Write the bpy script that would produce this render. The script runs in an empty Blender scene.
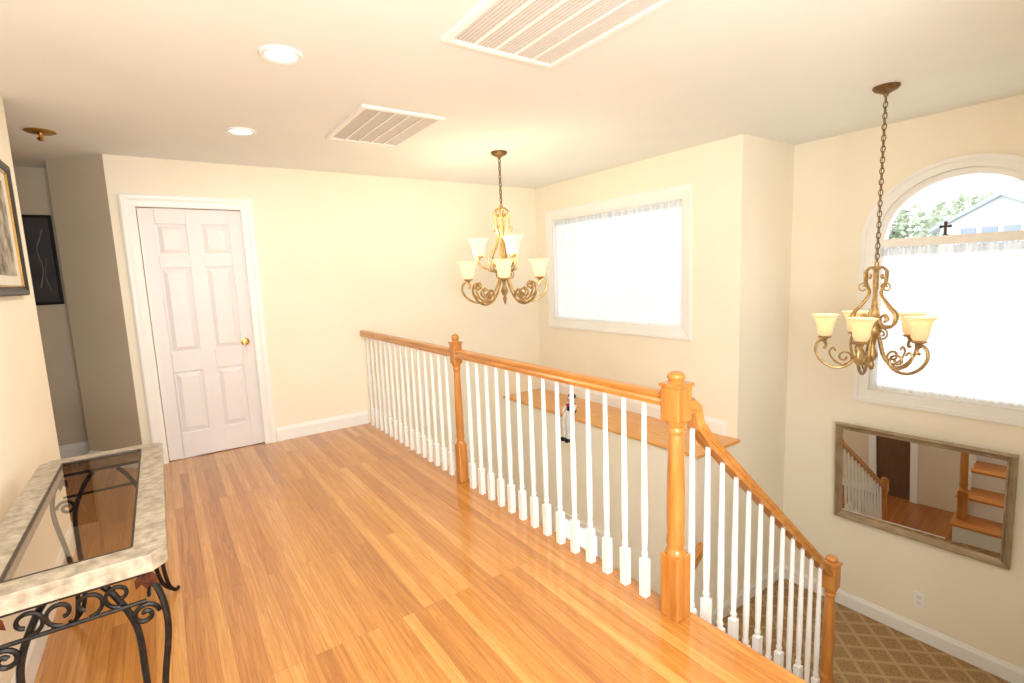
import bpy, bmesh, math, random
from mathutils import Vector, Matrix
S = bpy.context.scene
COL = S.collection
random.seed(4)
PI = math.pi

# ------------------------------------------------------------------ helpers
def lin(r, g, b):
    o = []
    for c in (r, g, b):
        c /= 255.0
        o.append(c/12.92 if c <= .04045 else ((c+.055)/1.055)**2.4)
    return (o[0], o[1], o[2], 1)

def nodes(name):
    m = bpy.data.materials.new(name)
    m.use_nodes = True
    nt = m.node_tree
    nt.nodes.clear()
    out = nt.nodes.new('ShaderNodeOutputMaterial')
    return m, nt, out

def N(nt, t, **kw):
    n = nt.nodes.new(t)
    for k, v in kw.items():
        setattr(n, k, v)
    return n

def pmat(name, c1, c2=None, scale=8, rough=.5, metal=0, bump=0, coat=0, spec=.5, stretch=None, detail=4):
    m, nt, out = nodes(name)
    b = N(nt, 'ShaderNodeBsdfPrincipled')
    nt.links.new(b.outputs[0], out.inputs[0])
    b.inputs['Roughness'].default_value = rough
    b.inputs['Metallic'].default_value = metal
    b.inputs['Coat Weight'].default_value = coat
    b.inputs['Coat Roughness'].default_value = .15
    b.inputs['Specular IOR Level'].default_value = spec
    tc = N(nt, 'ShaderNodeTexCoord')
    mp = N(nt, 'ShaderNodeMapping')
    if stretch: mp.inputs['Scale'].default_value = stretch
    nt.links.new(tc.outputs['Object'], mp.inputs[0])
    nz = N(nt, 'ShaderNodeTexNoise')
    nz.inputs['Scale'].default_value = scale
    nz.inputs['Detail'].default_value = detail
    nt.links.new(mp.outputs[0], nz.inputs['Vector'])
    r = N(nt, 'ShaderNodeValToRGB')
    r.color_ramp.elements[0].position = .3
    r.color_ramp.elements[1].position = .7
    r.color_ramp.elements[0].color = c1
    if c2 is None:
        c2 = tuple(min(1, c*1.04) for c in c1[:3]) + (1,)
    r.color_ramp.elements[1].color = c2
    nt.links.new(nz.outputs[0], r.inputs[0])
    nt.links.new(r.outputs[0], b.inputs['Base Color'])
    if bump:
        bp = N(nt, 'ShaderNodeBump')
        bp.inputs['Strength'].default_value = bump
        bp.inputs['Distance'].default_value = .01
        nt.links.new(nz.outputs[0], bp.inputs['Height'])
        nt.links.new(bp.outputs[0], b.inputs['Normal'])
    return m

def wood_floor(name, rot, ca, cb, cc):
    m, nt, out = nodes(name)
    b = N(nt, 'ShaderNodeBsdfPrincipled')
    nt.links.new(b.outputs[0], out.inputs[0])
    tc = N(nt, 'ShaderNodeTexCoord')
    mp = N(nt, 'ShaderNodeMapping')
    mp.inputs['Rotation'].default_value = (0, 0, rot)
    nt.links.new(tc.outputs['Object'], mp.inputs[0])
    br = N(nt, 'ShaderNodeTexBrick')
    br.offset = .37; br.offset_frequency = 3
    br.inputs['Color1'].default_value = (0, 0, 0, 1)
    br.inputs['Color2'].default_value = (1, 1, 1, 1)
    br.inputs['Mortar'].default_value = (.5, .5, .5, 1)
    br.inputs['Scale'].default_value = 1
    br.inputs['Mortar Size'].default_value = .0009
    br.inputs['Mortar Smooth'].default_value = .4
    br.inputs['Brick Width'].default_value = 1.9
    br.inputs['Row Height'].default_value = .05
    nt.links.new(mp.outputs[0], br.inputs['Vector'])
    mp2 = N(nt, 'ShaderNodeMapping')
    mp2.inputs['Scale'].default_value = (1.5, 34, 34)
    nt.links.new(mp.outputs[0], mp2.inputs[0])
    add = N(nt, 'ShaderNodeVectorMath', operation='ADD')
    sc = N(nt, 'ShaderNodeVectorMath', operation='SCALE')
    sc.inputs['Scale'].default_value = 13.0
    nt.links.new(br.outputs['Color'], sc.inputs[0])
    nt.links.new(mp2.outputs[0], add.inputs[0])
    nt.links.new(sc.outputs[0], add.inputs[1])
    nz = N(nt, 'ShaderNodeTexNoise')
    nz.inputs['Scale'].default_value = 1.6
    nz.inputs['Detail'].default_value = 8
    nz.inputs['Roughness'].default_value = .74
    nz.inputs['Distortion'].default_value = 1.1
    nt.links.new(add.outputs[0], nz.inputs['Vector'])
    m1 = N(nt, 'ShaderNodeMath', operation='MULTIPLY_ADD')
    nt.links.new(br.outputs['Color'], m1.inputs[0])
    m1.inputs[1].default_value = .36
    m1.inputs[2].default_value = -.22
    m2 = N(nt, 'ShaderNodeMath', operation='MULTIPLY_ADD')
    nt.links.new(nz.outputs[0], m2.inputs[0])
    m2.inputs[1].default_value = 1.15
    nt.links.new(m1.outputs[0], m2.inputs[2])
    r = N(nt, 'ShaderNodeValToRGB')
    r.color_ramp.elements[0].position = .2
    r.color_ramp.elements[0].color = ca
    r.color_ramp.elements[1].position = .92
    r.color_ramp.elements[1].color = cc
    e = r.color_ramp.elements.new(.56); e.color = cb
    nt.links.new(m2.outputs[0], r.inputs[0])
    mx = N(nt, 'ShaderNodeMixRGB')
    mx.inputs[2].default_value = lin(110, 64, 24)
    nt.links.new(r.outputs[0], mx.inputs[1])
    mf = N(nt, 'ShaderNodeMath', operation='MULTIPLY')
    mf.inputs[1].default_value = .6
    nt.links.new(br.outputs['Fac'], mf.inputs[0])
    nt.links.new(mf.outputs[0], mx.inputs[0])
    nt.links.new(mx.outputs[0], b.inputs['Base Color'])
    b.inputs['Roughness'].default_value = .28
    b.inputs['Coat Weight'].default_value = .6
    b.inputs['Coat Roughness'].default_value = .1
    return m

def carpet_mat():
    m, nt, out = nodes('trellis_carpet')
    b = N(nt, 'ShaderNodeBsdfPrincipled')
    nt.links.new(b.outputs[0], out.inputs[0])
    b.inputs['Roughness'].default_value = .95
    b.inputs['Specular IOR Level'].default_value = .1
    tc = N(nt, 'ShaderNodeTexCoord')
    mp = N(nt, 'ShaderNodeMapping')
    mp.inputs['Rotation'].default_value = (0, 0, PI/4)
    mp.inputs['Scale'].default_value = (7, 7, 7)
    nt.links.new(tc.outputs['Object'], mp.inputs[0])
    sep = N(nt, 'ShaderNodeSeparateXYZ')
    nt.links.new(mp.outputs[0], sep.inputs[0])
    outs = []
    for k in (0, 1):
        fr = N(nt, 'ShaderNodeMath', operation='FRACT'); nt.links.new(sep.outputs[k], fr.inputs[0])
        sb = N(nt, 'ShaderNodeMath', operation='SUBTRACT'); nt.links.new(fr.outputs[0], sb.inputs[0]); sb.inputs[1].default_value = .5
        ab = N(nt, 'ShaderNodeMath', operation='ABSOLUTE'); nt.links.new(sb.outputs[0], ab.inputs[0])
        lt = N(nt, 'ShaderNodeMapRange'); lt.inputs['From Min'].default_value = .03; lt.inputs['From Max'].default_value = .14
        lt.inputs['To Min'].default_value = 1; lt.inputs['To Max'].default_value = 0
        nt.links.new(ab.outputs[0], lt.inputs[0])
        outs.append(lt)
    mxm = N(nt, 'ShaderNodeMath', operation='MAXIMUM')
    nt.links.new(outs[0].outputs[0], mxm.inputs[0]); nt.links.new(outs[1].outputs[0], mxm.inputs[1])
    nz = N(nt, 'ShaderNodeTexNoise'); nz.inputs['Scale'].default_value = 90
    nt.links.new(tc.outputs['Object'], nz.inputs['Vector'])
    r = N(nt, 'ShaderNodeValToRGB')
    r.color_ramp.elements[0].color = lin(146, 116, 80); r.color_ramp.elements[0].position = .35
    r.color_ramp.elements[1].color = lin(172, 142, 104); r.color_ramp.elements[1].position = .65
    nt.links.new(nz.outputs[0], r.inputs[0])
    mx = N(nt, 'ShaderNodeMixRGB')
    nt.links.new(mxm.outputs[0], mx.inputs[0]); nt.links.new(r.outputs[0], mx.inputs[1])
    mx.inputs[2].default_value = lin(184, 157, 119)
    nt.links.new(mx.outputs[0], b.inputs['Base Color'])
    return m

def curtain_mat(name, fac, lo, hi, freq=26):
    m, nt, out = nodes(name)
    tr = N(nt, 'ShaderNodeBsdfTranslucent')
    df = N(nt, 'ShaderNodeBsdfDiffuse')
    tp = N(nt, 'ShaderNodeBsdfTransparent')
    tc = N(nt, 'ShaderNodeTexCoord')
    mp = N(nt, 'ShaderNodeMapping'); mp.inputs['Scale'].default_value = (.2, 1, .03)
    nt.links.new(tc.outputs['Object'], mp.inputs[0])
    nz = N(nt, 'ShaderNodeTexNoise'); nz.inputs['Scale'].default_value = freq; nz.inputs['Detail'].default_value = 5
    nt.links.new(mp.outputs[0], nz.inputs['Vector'])
    r = N(nt, 'ShaderNodeValToRGB')
    r.color_ramp.elements[0].position = .35; r.color_ramp.elements[1].position = .58
    r.color_ramp.elements[0].color = (lo, lo*1.01, lo*1.02, 1); r.color_ramp.elements[1].color = (hi, hi, hi, 1)
    nt.links.new(nz.outputs[0], r.inputs[0])
    nt.links.new(r.outputs[0], tr.inputs[0]); nt.links.new(r.outputs[0], df.inputs[0])
    a = N(nt, 'ShaderNodeMixShader'); a.inputs[0].default_value = .15
    nt.links.new(tr.outputs[0], a.inputs[1]); nt.links.new(df.outputs[0], a.inputs[2])
    c = N(nt, 'ShaderNodeMixShader'); c.inputs[0].default_value = fac
    nt.links.new(a.outputs[0], c.inputs[1]); nt.links.new(tp.outputs[0], c.inputs[2])
    nt.links.new(c.outputs[0], out.inputs[0])
    return m

def glass_mat(name, tint, ior, rough):
    m, nt, out = nodes(name)
    tp = N(nt, 'ShaderNodeBsdfTransparent'); gl = N(nt, 'ShaderNodeBsdfGlossy')
    tp.inputs[0].default_value = tint
    gl.inputs['Roughness'].default_value = rough
    lw = N(nt, 'ShaderNodeLayerWeight'); lw.inputs[0].default_value = ior
    mx = N(nt, 'ShaderNodeMixShader')
    nt.links.new(lw.outputs['Fresnel'], mx.inputs[0]); nt.links.new(tp.outputs[0], mx.inputs[1]); nt.links.new(gl.outputs[0], mx.inputs[2])
    nt.links.new(mx.outputs[0], out.inputs[0])
    return m

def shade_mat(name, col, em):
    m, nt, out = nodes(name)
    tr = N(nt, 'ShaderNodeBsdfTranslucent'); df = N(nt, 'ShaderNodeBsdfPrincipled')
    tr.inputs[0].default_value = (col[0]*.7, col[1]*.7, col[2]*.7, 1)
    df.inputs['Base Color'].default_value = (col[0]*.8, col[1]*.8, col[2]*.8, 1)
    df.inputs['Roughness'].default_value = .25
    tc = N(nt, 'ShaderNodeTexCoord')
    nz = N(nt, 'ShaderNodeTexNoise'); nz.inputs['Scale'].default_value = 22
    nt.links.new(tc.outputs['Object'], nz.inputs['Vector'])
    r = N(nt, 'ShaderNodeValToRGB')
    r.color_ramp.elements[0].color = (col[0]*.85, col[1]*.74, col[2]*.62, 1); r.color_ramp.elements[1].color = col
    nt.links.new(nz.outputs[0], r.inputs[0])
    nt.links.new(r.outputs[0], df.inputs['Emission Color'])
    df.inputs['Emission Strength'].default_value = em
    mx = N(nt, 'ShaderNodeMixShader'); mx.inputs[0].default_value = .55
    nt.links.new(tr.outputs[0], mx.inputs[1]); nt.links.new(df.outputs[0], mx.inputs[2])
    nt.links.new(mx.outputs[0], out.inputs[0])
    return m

def emit_mat(name, col, st):
    m, nt, out = nodes(name)
    e = N(nt, 'ShaderNodeEmission'); e.inputs[0].default_value = col; e.inputs[1].default_value = st
    nt.links.new(e.outputs[0], out.inputs[0])
    return m

ORG = {}
class MB:
    def __init__(s):
        s.v = []; s.f = []
    def add(s, vs, fs):
        o = len(s.v)
        s.v += [Vector(p) for p in vs]
        s.f += [tuple(i+o for i in f) for f in fs]
        return s
    def box(s, x0, x1, y0, y1, z0, z1):
        if x0 > x1: x0, x1 = x1, x0
        if y0 > y1: y0, y1 = y1, y0
        if z0 > z1: z0, z1 = z1, z0
        return s.add([(x0,y0,z0),(x1,y0,z0),(x1,y1,z0),(x0,y1,z0),(x0,y0,z1),(x1,y0,z1),(x1,y1,z1),(x0,y1,z1)],
              [(0,3,2,1),(4,5,6,7),(0,1,5,4),(1,2,6,5),(2,3,7,6),(3,0,4,7)])
    def lathe(s, prof, c=(0,0,0), seg=20, axis='z'):
        c = Vector(c); n = len(prof); vs = []; fs = []
        for (r, z) in prof:
            for k in range(seg):
                a = 2*PI*k/seg
                p = Vector((r*math.cos(a), r*math.sin(a), z))
                if axis == 'x': p = Vector((p.z, p.x, p.y))
                if axis == 'y': p = Vector((p.x, p.z, p.y))
                vs.append(c+p)
        for i in range(n-1):
            for k in range(seg):
                k2 = (k+1) % seg
                fs.append((i*seg+k, i*seg+k2, (i+1)*seg+k2, (i+1)*seg+k))
        if prof[0][0] > 1e-5: fs.append(tuple(range(seg))[::-1])
        if prof[-1][0] > 1e-5: fs.append(tuple((n-1)*seg+k for k in range(seg)))
        return s.add(vs, fs)
    def tube(s, pts, r, seg=8, closed=False):
        pts = [Vector(p) for p in pts]; n = len(pts); vs = []; fs = []
        prev = None
        for i, p in enumerate(pts):
            if closed: t = pts[(i+1) % n]-pts[i-1]
            else: t = pts[min(i+1, n-1)]-pts[max(i-1, 0)]
            if t.length < 1e-9: t = Vector((0,0,1))
            t.normalize()
            if prev is None:
                a = Vector((0,0,1)) if abs(t.z) < .9 else Vector((1,0,0))
                u = t.cross(a).normalized()
            else:
                u = (prev - t*prev.dot(t)).normalized()
            prev = u
            w = t.cross(u)
            rr = r[i] if isinstance(r, (list, tuple)) else r
            for k in range(seg):
                ang = 2*PI*k/seg
                vs.append(p + u*math.cos(ang)*rr + w*math.sin(ang)*rr)
        m = n if closed else n-1
        for i in range(m):
            j = (i+1) % n
            for k in range(seg):
                k2 = (k+1) % seg
                fs.append((i*seg+k, i*seg+k2, j*seg+k2, j*seg+k))
        if not closed:
            fs.append(tuple(range(seg))[::-1]); fs.append(tuple((n-1)*seg+k for k in range(seg)))
        return s.add(vs, fs)
    def prism(s, poly, h0, h1, axis='z'):
        n = len(poly); vs = []
        for h in (h0, h1):
            for (a, b) in poly:
                vs.append({'z': (a,b,h), 'y': (a,h,b), 'x': (h,a,b)}[axis])
        fs = [tuple(range(n))[::-1], tuple(range(n, 2*n))]
        for i in range(n):
            j = (i+1) % n
            fs.append((i, j, n+j, n+i))
        return s.add(vs, fs)
    def sweep(s, path, prof, up=(0,0,1)):
        pts = [Vector(p) for p in path]; n = len(pts); m = len(prof); vs = []; fs = []
        for i, p in enumerate(pts):
            t = (pts[min(i+1,n-1)]-pts[max(i-1,0)]).normalized()
            sd = t.cross(Vector(up))
            if sd.length < .05: sd = Vector((0,-1,0))
            sd.normalize(); uv = sd.cross(t)
            for (a, b) in prof: vs.append(p + sd*a + uv*b)
        for i in range(n-1):
            for k in range(m):
                k2 = (k+1) % m
                fs.append((i*m+k, i*m+k2, (i+1)*m+k2, (i+1)*m+k))
        fs.append(tuple(range(m))[::-1]); fs.append(tuple((n-1)*m+k for k in range(m)))
        return s.add(vs, fs)
    def frame(s, O, u, v, n, u0, u1, v0, v1, prof, open_bottom=False):
        O, u, v, n = map(Vector, (O, u, v, n)); vs = []; fs = []; m = len(prof)
        for (ins, h) in prof:
            b = v0 if open_bottom else v0+ins
            for (a, c) in ((u0+ins, b), (u0+ins, v1-ins), (u1-ins, v1-ins), (u1-ins, b)):
                vs.append(O + u*a + v*c + n*h)
        for i in range(m):
            j = (i+1) % m
            for k in range(3 if open_bottom else 4):
                k2 = (k+1) % 4
                fs.append((i*4+k, i*4+k2, j*4+k2, j*4+k))
        if open_bottom:
            fs.append(tuple(i*4 for i in range(m))); fs.append(tuple(i*4+3 for i in range(m))[::-1])
        return s.add(vs, fs)
    def build(s, name, m, parent=None, smooth=False, bevel=0):
        me = bpy.data.meshes.new(name)
        o0 = Vector((0,0,0))
        if parent is not None: o0 = ORG.get(parent.name, Vector((0,0,0)))
        me.from_pydata([tuple(p-o0) for p in s.v], [], s.f)
        bm = bmesh.new(); bm.from_mesh(me)
        bmesh.ops.remove_doubles(bm, verts=bm.verts, dist=1e-6)
        bmesh.ops.recalc_face_normals(bm, faces=bm.faces)
        bm.to_mesh(me); bm.free()
        me.materials.append(m)
        if smooth:
            for p in me.polygons: p.use_smooth = True
            try: me.set_sharp_from_angle(angle=math.radians(42))
            except Exception: pass
        o = bpy.data.objects.new(name, me)
        COL.objects.link(o)
        if parent is not None:
            o.parent = parent; ORG[o.name] = o0
        if bevel:
            bv = o.modifiers.new('bevel', 'BEVEL'); bv.width = bevel; bv.segments = 2; bv.limit_method = 'ANGLE'
        return o

def spl(pts, n=8):
    P = [Vector(p) for p in pts]; o = []
    for i in range(len(P)-1):
        p0 = P[max(i-1,0)]; p1 = P[i]; p2 = P[i+1]; p3 = P[min(i+2, len(P)-1)]
        for k in range(n):
            t = k/n
            o.append(.5*((2*p1)+(p2-p0)*t+(2*p0-5*p1+4*p2-p3)*t*t+(3*p1-p0-3*p2+p3)*t**3))
    o.append(P[-1]); return o

def tag(o, label, cat, group=None):
    o['label'] = label; o['category'] = cat
    if group: o['group'] = group
    return o
def thing(name, label, cat, loc, group=None):
    o = bpy.data.objects.new(name, None); o.empty_display_size = .1
    COL.objects.link(o); o.location = loc; ORG[o.name] = Vector(loc)
    return tag(o, label, cat, group)
def struct(name, mb, m, **kw):
    o = mb.build(name, m, **kw); o['kind'] = 'structure'; return o
def sempty(name, loc):
    o = bpy.data.objects.new(name, None); COL.objects.link(o); o.location = loc; ORG[o.name] = Vector(loc)
    o['kind'] = 'structure'; return o

# ------------------------------------------------------------------ materials
M = {}
M['wall'] = pmat('cream_wall_paint', lin(246,238,220), lin(248,241,224), 3, .75, spec=.2)
M['ceil'] = pmat('ceiling_paint', lin(243,247,245), lin(246,249,247), 3, .85, spec=.1)
M['hallshade'] = pmat('shaded_corridor_paint', lin(206,194,172), lin(210,198,176), 3, .8, spec=.2)  # the corridor's shade is put into this wall colour
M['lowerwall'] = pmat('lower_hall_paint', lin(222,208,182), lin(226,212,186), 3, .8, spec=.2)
M['white'] = pmat('white_trim_paint', lin(243,243,242), lin(247,247,246), 4, .35)
M['door'] = pmat('white_door_paint', lin(234,231,233), lin(238,235,237), 4, .4)
M['floor'] = wood_floor('oak_strip_floor', PI/2, lin(152,90,32), lin(196,132,60), lin(224,170,100))
M['floor2'] = wood_floor('oak_strip_floor_foyer', 0, lin(136,76,30), lin(176,108,54), lin(200,136,78))
M['oak'] = pmat('honey_oak', lin(172,108,44), lin(204,140,70), 3.5, .3, coat=.3, stretch=(9,9,1.2), detail=7)
M['oakrail'] = pmat('honey_oak_rail', lin(180,116,50), lin(210,148,78), 4, .28, coat=.3, stretch=(14,1.2,14), detail=7)
M['oakledge'] = pmat('brightened_oak_ledge', lin(216,146,70), lin(238,180,104), 4, .3, coat=.3, stretch=(14,1.2,14), detail=7)  # oak lightened in colour to offset the shadow on the ledge
M['oakslope'] = pmat('honey_oak_stair_rail', lin(178,114,48), lin(208,146,76), 4, .28, coat=.3, stretch=(1.6,14,5), detail=7)
M['oaktread'] = pmat('oak_tread', lin(186,116,50), lin(216,146,74), 4, .3, coat=.3, stretch=(14,1.2,14), detail=7)
M['carpet'] = carpet_mat()
M['sheer'] = curtain_mat('sheer_fabric', .05, .88, .97)  # pleat shading painted as vertical streaks in the fabric colour
M['ruffle'] = curtain_mat('sheer_ruffle', .05, .7, .9, 40)
M['frost'] = curtain_mat('frosted_glass', .0, .6, .7, 3)
M['pane'] = glass_mat('window_glass', (1,1,1,1), .25, .02)
M['tglass'] = glass_mat('table_glass', (.86,.78,.7,1), .7, .015)
M['gold'] = pmat('antique_gold_metal', lin(158,128,78), lin(204,172,116), 30, .36, .7, bump=.1)
M['bronzegold'] = pmat('antique_bronze_gold_metal', lin(154,128,82), lin(202,172,120), 30, .4, .6, bump=.1)
M['darkgold'] = pmat('aged_bronze_metal', lin(104,82,54), lin(146,116,76), 30, .42, .8)
M['brass'] = pmat('polished_brass', lin(196,154,84), lin(214,174,104), 12, .22, 1)
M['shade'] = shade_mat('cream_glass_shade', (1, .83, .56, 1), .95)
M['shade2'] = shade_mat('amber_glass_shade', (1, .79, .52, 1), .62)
M['bulb'] = emit_mat('warm_bulb', (1, .88, .62, 1), 6)
M['lens'] = emit_mat('lamp_lens', (1, .95, .86, 1), 5)
M['stone'] = pmat('travertine_mosaic', lin(138,126,110), lin(190,178,160), 38, .45, bump=.12, detail=8)
M['inset'] = pmat('dark_bronze_inset_edge', lin(58,50,42), lin(76,66,56), 30, .4, .4)
M['iron'] = pmat('black_wrought_iron', lin(26,24,24), lin(46,42,40), 40, .45, .6, bump=.2)
M['copper'] = pmat('copper_leaf_metal', lin(80,42,28), lin(116,66,42), 25, .5, .5)
M['black'] = pmat('black_picture_frame', lin(22,18,17), lin(34,28,26), 20, .35)
M['mat'] = pmat('white_mat_board', lin(222,218,208), lin(230,227,218), 30, .8)
M['print'] = pmat('sepia_engraving', lin(86,78,68), lin(206,198,180), 12, .7, detail=10)
M['darkprint'] = pmat('charcoal_drawing', lin(30,28,30), lin(56,52,52), 6, .6, detail=8)
M['line'] = pmat('pale_chalk_line', lin(112,104,100), lin(150,142,134), 30, .7)
M['pewter'] = pmat('bronze_mirror_frame', lin(146,126,100), lin(174,154,126), 8, .38, .25)
mm, nt, out = nodes('mirror_silver')
g = N(nt, 'ShaderNodeBsdfGlossy'); g.inputs[0].default_value = (.82, .8, .77, 1); g.inputs['Roughness'].default_value = .0
nt.links.new(g.outputs[0], out.inputs[0]); M['mirror'] = mm
M['ventback'] = pmat('vent_shadow', lin(168,162,156), lin(176,170,164), 20, .9)
M['louver'] = pmat('vent_louver_enamel', lin(222,220,216), lin(228,226,222), 20, .5)
M['leaf'] = pmat('hazy_leaf_green', lin(178,190,164), lin(206,214,194), 1.4, .8)  # outdoor haze painted in by paling the leaves
M['bark'] = pmat('bark', lin(120,108,94), lin(140,128,114), 8, .9)
M['siding'] = pmat('white_siding', lin(224,226,228), lin(232,234,236), 2, .7)
M['roof'] = pmat('hazy_grey_shingle', lin(186,190,194), lin(196,200,204), 6, .9)  # roof colour lightened with painted haze
M['winglass'] = pmat('pale_window_glass', lin(154,168,184), lin(168,180,196), 1, .2)
M['lawn'] = pmat('pale_lawn', lin(186,188,182), lin(206,208,202), 2, .95)  # lawn coloured pale to keep green light off the curtains
M['dollwhite'] = pmat('doll_white_cloth', lin(222,218,214), lin(232,229,226), 20, .9)
M['dollblack'] = pmat('doll_black_cloth', lin(24,24,30), lin(38,38,46), 20, .9)
M['dollred'] = pmat('doll_red_felt', lin(178,36,34), lin(196,50,46), 20, .9)
M['dark'] = pmat('dark_brown_cross', lin(60,40,28), lin(78,52,36), 6, .5)
M['browndoor'] = pmat('brown_lower_door', lin(98,72,50), lin(118,88,62), 5, .45, stretch=(8,8,1), detail=6)

# ------------------------------------------------------------------ layout (metres)
H = 2.40
D = 4.87; W1 = 3.787; W2 = 4.564; Y1 = 2.27; L = -.533; RX = 1.605; FE = 1.65
XLG = 3.239; ZL = -1.52; ZG = -2.85
YN2 = 1.217; YN1 = 2.985
T = .12
DX0, DX1, DZ = -.06, .665, 2.035

# ---- shell
fl = MB()
fl.prism([(-2.0,-1.6),(FE-.031,-1.6),(FE-.031,YN2+.011),(FE,YN2+.011),(FE,D),(-.217,D),(-.578,5.243),(-.578,5.6),(-2.0,5.6)], -.03, 0)
fl.box(DX0-.02, DX1+.02, D, D+T+.05, -.03, 0)
struct('floor', fl, M['floor'])
b = MB().box(-2.0, FE-.035, -1.6, D, -.28, -.03)
struct('trim_1', b, M['white'])
b = MB(); b.sweep([(FE, YN2+.02, -.016), (FE, D, -.016)], [(-.0,-.014),(.012,-.012),(.018,0),(.012,.012),(0,.016)])
struct('trim_2', b, M['oakrail'])
c = MB().box(-2.1, W2+T, -1.7, 5.75, H, H+.1)
struct('ceiling', c, M['ceil'])

w = MB()
w.box(-.217, DX0, D, D+T, -.03, H); w.box(DX1, W1+T, D, D+T, -.03, H); w.box(DX0, DX1, D, D+T, DZ, H)
w.box(-2.0, XLG+.3, D, D+T, ZG, -.03)
struct('wall_back', w, M['wall'])
w = MB(); w.box(DX0-.05, DX1+.05, D+T+.01, D+T+.05, -.03, DZ+.05)  # unseen panel added behind the door to stop daylight leaking under it
struct('wall_light_block', w, M['hallshade'])
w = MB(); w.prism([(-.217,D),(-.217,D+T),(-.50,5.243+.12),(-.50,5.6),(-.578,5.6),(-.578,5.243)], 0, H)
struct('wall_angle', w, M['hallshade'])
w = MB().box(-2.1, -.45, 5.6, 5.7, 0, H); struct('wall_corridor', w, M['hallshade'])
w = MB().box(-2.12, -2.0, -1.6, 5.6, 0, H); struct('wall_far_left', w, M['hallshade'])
w = MB().box(L-T, L, -1.6, 3.68, 0, H); struct('wall_left', w, M['wall'])
w = MB().box(-2.1, W2+T, -1.72, -1.6, ZG, H); struct('wall_behind', w, M['wall'])
w = MB().box(FE, W2, -.14, -.02, ZG, H); struct('wall_stairs', w, M['wall'])

wy0, wy1, wz0, wz1 = 2.80, 4.585, .865, 2.02
w = MB()
w.box(W1, W1+T, Y1+.1, wy0, 0, H); w.box(W1, W1+T, wy1, D, 0, H)
w.box(W1, W1+T, wy0, wy1, 0, wz0); w.box(W1, W1+T, wy0, wy1, wz1, H)
struct('wall_window', w, M['wall'])
ty0, ty1, tz0, tz1 = 3.35, 3.95, -1.42, -1.12
w = MB()
w.box(XLG, XLG+T, Y1, ty0, ZG, -.03); w.box(XLG, XLG+T, ty1, D, ZG, -.03)
w.box(XLG, XLG+T, ty0, ty1, ZG, tz0); w.box(XLG, XLG+T, ty0, ty1, tz1, -.03)
struct('wall_foyer', w, M['wall'])
w = MB().box(W1, W2+T, Y1, Y1+.1, -.03, H); w.box(XLG+T, W2+T, Y1, Y1+.1, ZG, -.03)
struct('wall_jog', w, M['wall'])

ac, az = 1.14, 1.55
hw, av = .50, .46
lz0 = .385
w = MB()
w.box(W2, W2+T, -.02, ac-hw, ZG, H); w.box(W2, W2+T, ac+hw, Y1, ZG, H)
w.box(W2, W2+T, ac-hw, ac+hw, ZG, lz0)
nseg = 28
for i in range(nseg):
    a0 = PI*i/nseg; a1 = PI*(i+1)/nseg
    y0, z0 = ac+hw*math.cos(a0), az+av*math.sin(a0)
    y1, z1 = ac+hw*math.cos(a1), az+av*math.sin(a1)
    w.prism([(y0,z0),(y0,H),(y1,H),(y1,z1)], W2, W2+T, 'x')
struct('wall_right', w, M['wall'])

# lower level
b = MB().box(-2.0, XLG+.1, -.02, D, ZG-.1, ZG); struct('floor_foyer', b, M['floor2'])
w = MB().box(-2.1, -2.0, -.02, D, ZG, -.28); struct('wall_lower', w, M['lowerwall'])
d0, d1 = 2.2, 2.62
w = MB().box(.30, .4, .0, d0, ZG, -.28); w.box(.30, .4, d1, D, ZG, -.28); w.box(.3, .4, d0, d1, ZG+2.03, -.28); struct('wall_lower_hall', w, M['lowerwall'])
b = MB(); b.frame((.4,0,0), (0,1,0), (0,0,1), (1,0,0), d0-.09, d1+.09, ZG, ZG+2.12, [(0,0),(0,.016),(.05,.014),(.09,.008),(.09,0)], open_bottom=True)
struct('trim_lower_door', b, M['white'])
b = MB().box(.33, .37, d0, d1, ZG, ZG+2.03); struct('door_2', b, M['browndoor'])
b = MB().box(3.16, W2, -.02, Y1, ZL-.2, ZL-.012); struct('floor_landing', b, M['white'])
b = MB().box(3.16, W2-.017, .0, Y1-.017, ZL-.012, ZL)
tag(b.build('landing_carpet', M['carpet']), 'brown and beige trellis patterned carpet covering the stair landing', 'carpet')

BB = [(0,0),(.016,0),(.016,.095),(.009,.112),(.006,.125),(0,.125)]
def baseboard(name, p0, p1, nrm, z=0):
    p0 = Vector(p0); p1 = Vector(p1); nrm = Vector(nrm).normalized()
    mb = MB(); vs = []
    for p in (p0, p1):
        for (a, h) in BB: q = p + nrm*a; vs.append((q.x, q.y, z+h))
    m = len(BB)
    fs = [(i, (i+1) % m, m+(i+1) % m, m+i) for i in range(m)] + [tuple(range(m)), tuple(range(m, 2*m))]
    mb.add(vs, fs)
    return struct(name, mb, M['white'])
baseboard('baseboard_back', (DX1+.085, D, 0), (RX-.02, D, 0), (0,-1,0))
baseboard('baseboard_left', (L, -1.6, 0), (L, 3.68, 0), (1,0,0))
baseboard('baseboard_angle', (-.217, D, 0), (-.578, 5.243, 0), (-.7,-.7,0))
baseboard('baseboard_corridor', (-2.0, 5.6, 0), (-.578, 5.6, 0), (0,-1,0))
baseboard('baseboard_window', (W1, Y1+.1, 0), (W1, D, 0), (-1,0,0))
baseboard('baseboard_right', (W2, .0, 0), (W2, Y1, 0), (-1,0,0), ZL)
baseboard('baseboard_jog', (XLG+.1, Y1, 0), (W2, Y1, 0), (0,-1,0), ZL)
baseboard('baseboard_lower', (.4, d1+.09, 0), (.4, D, 0), (1,0,0), ZG)

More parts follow.
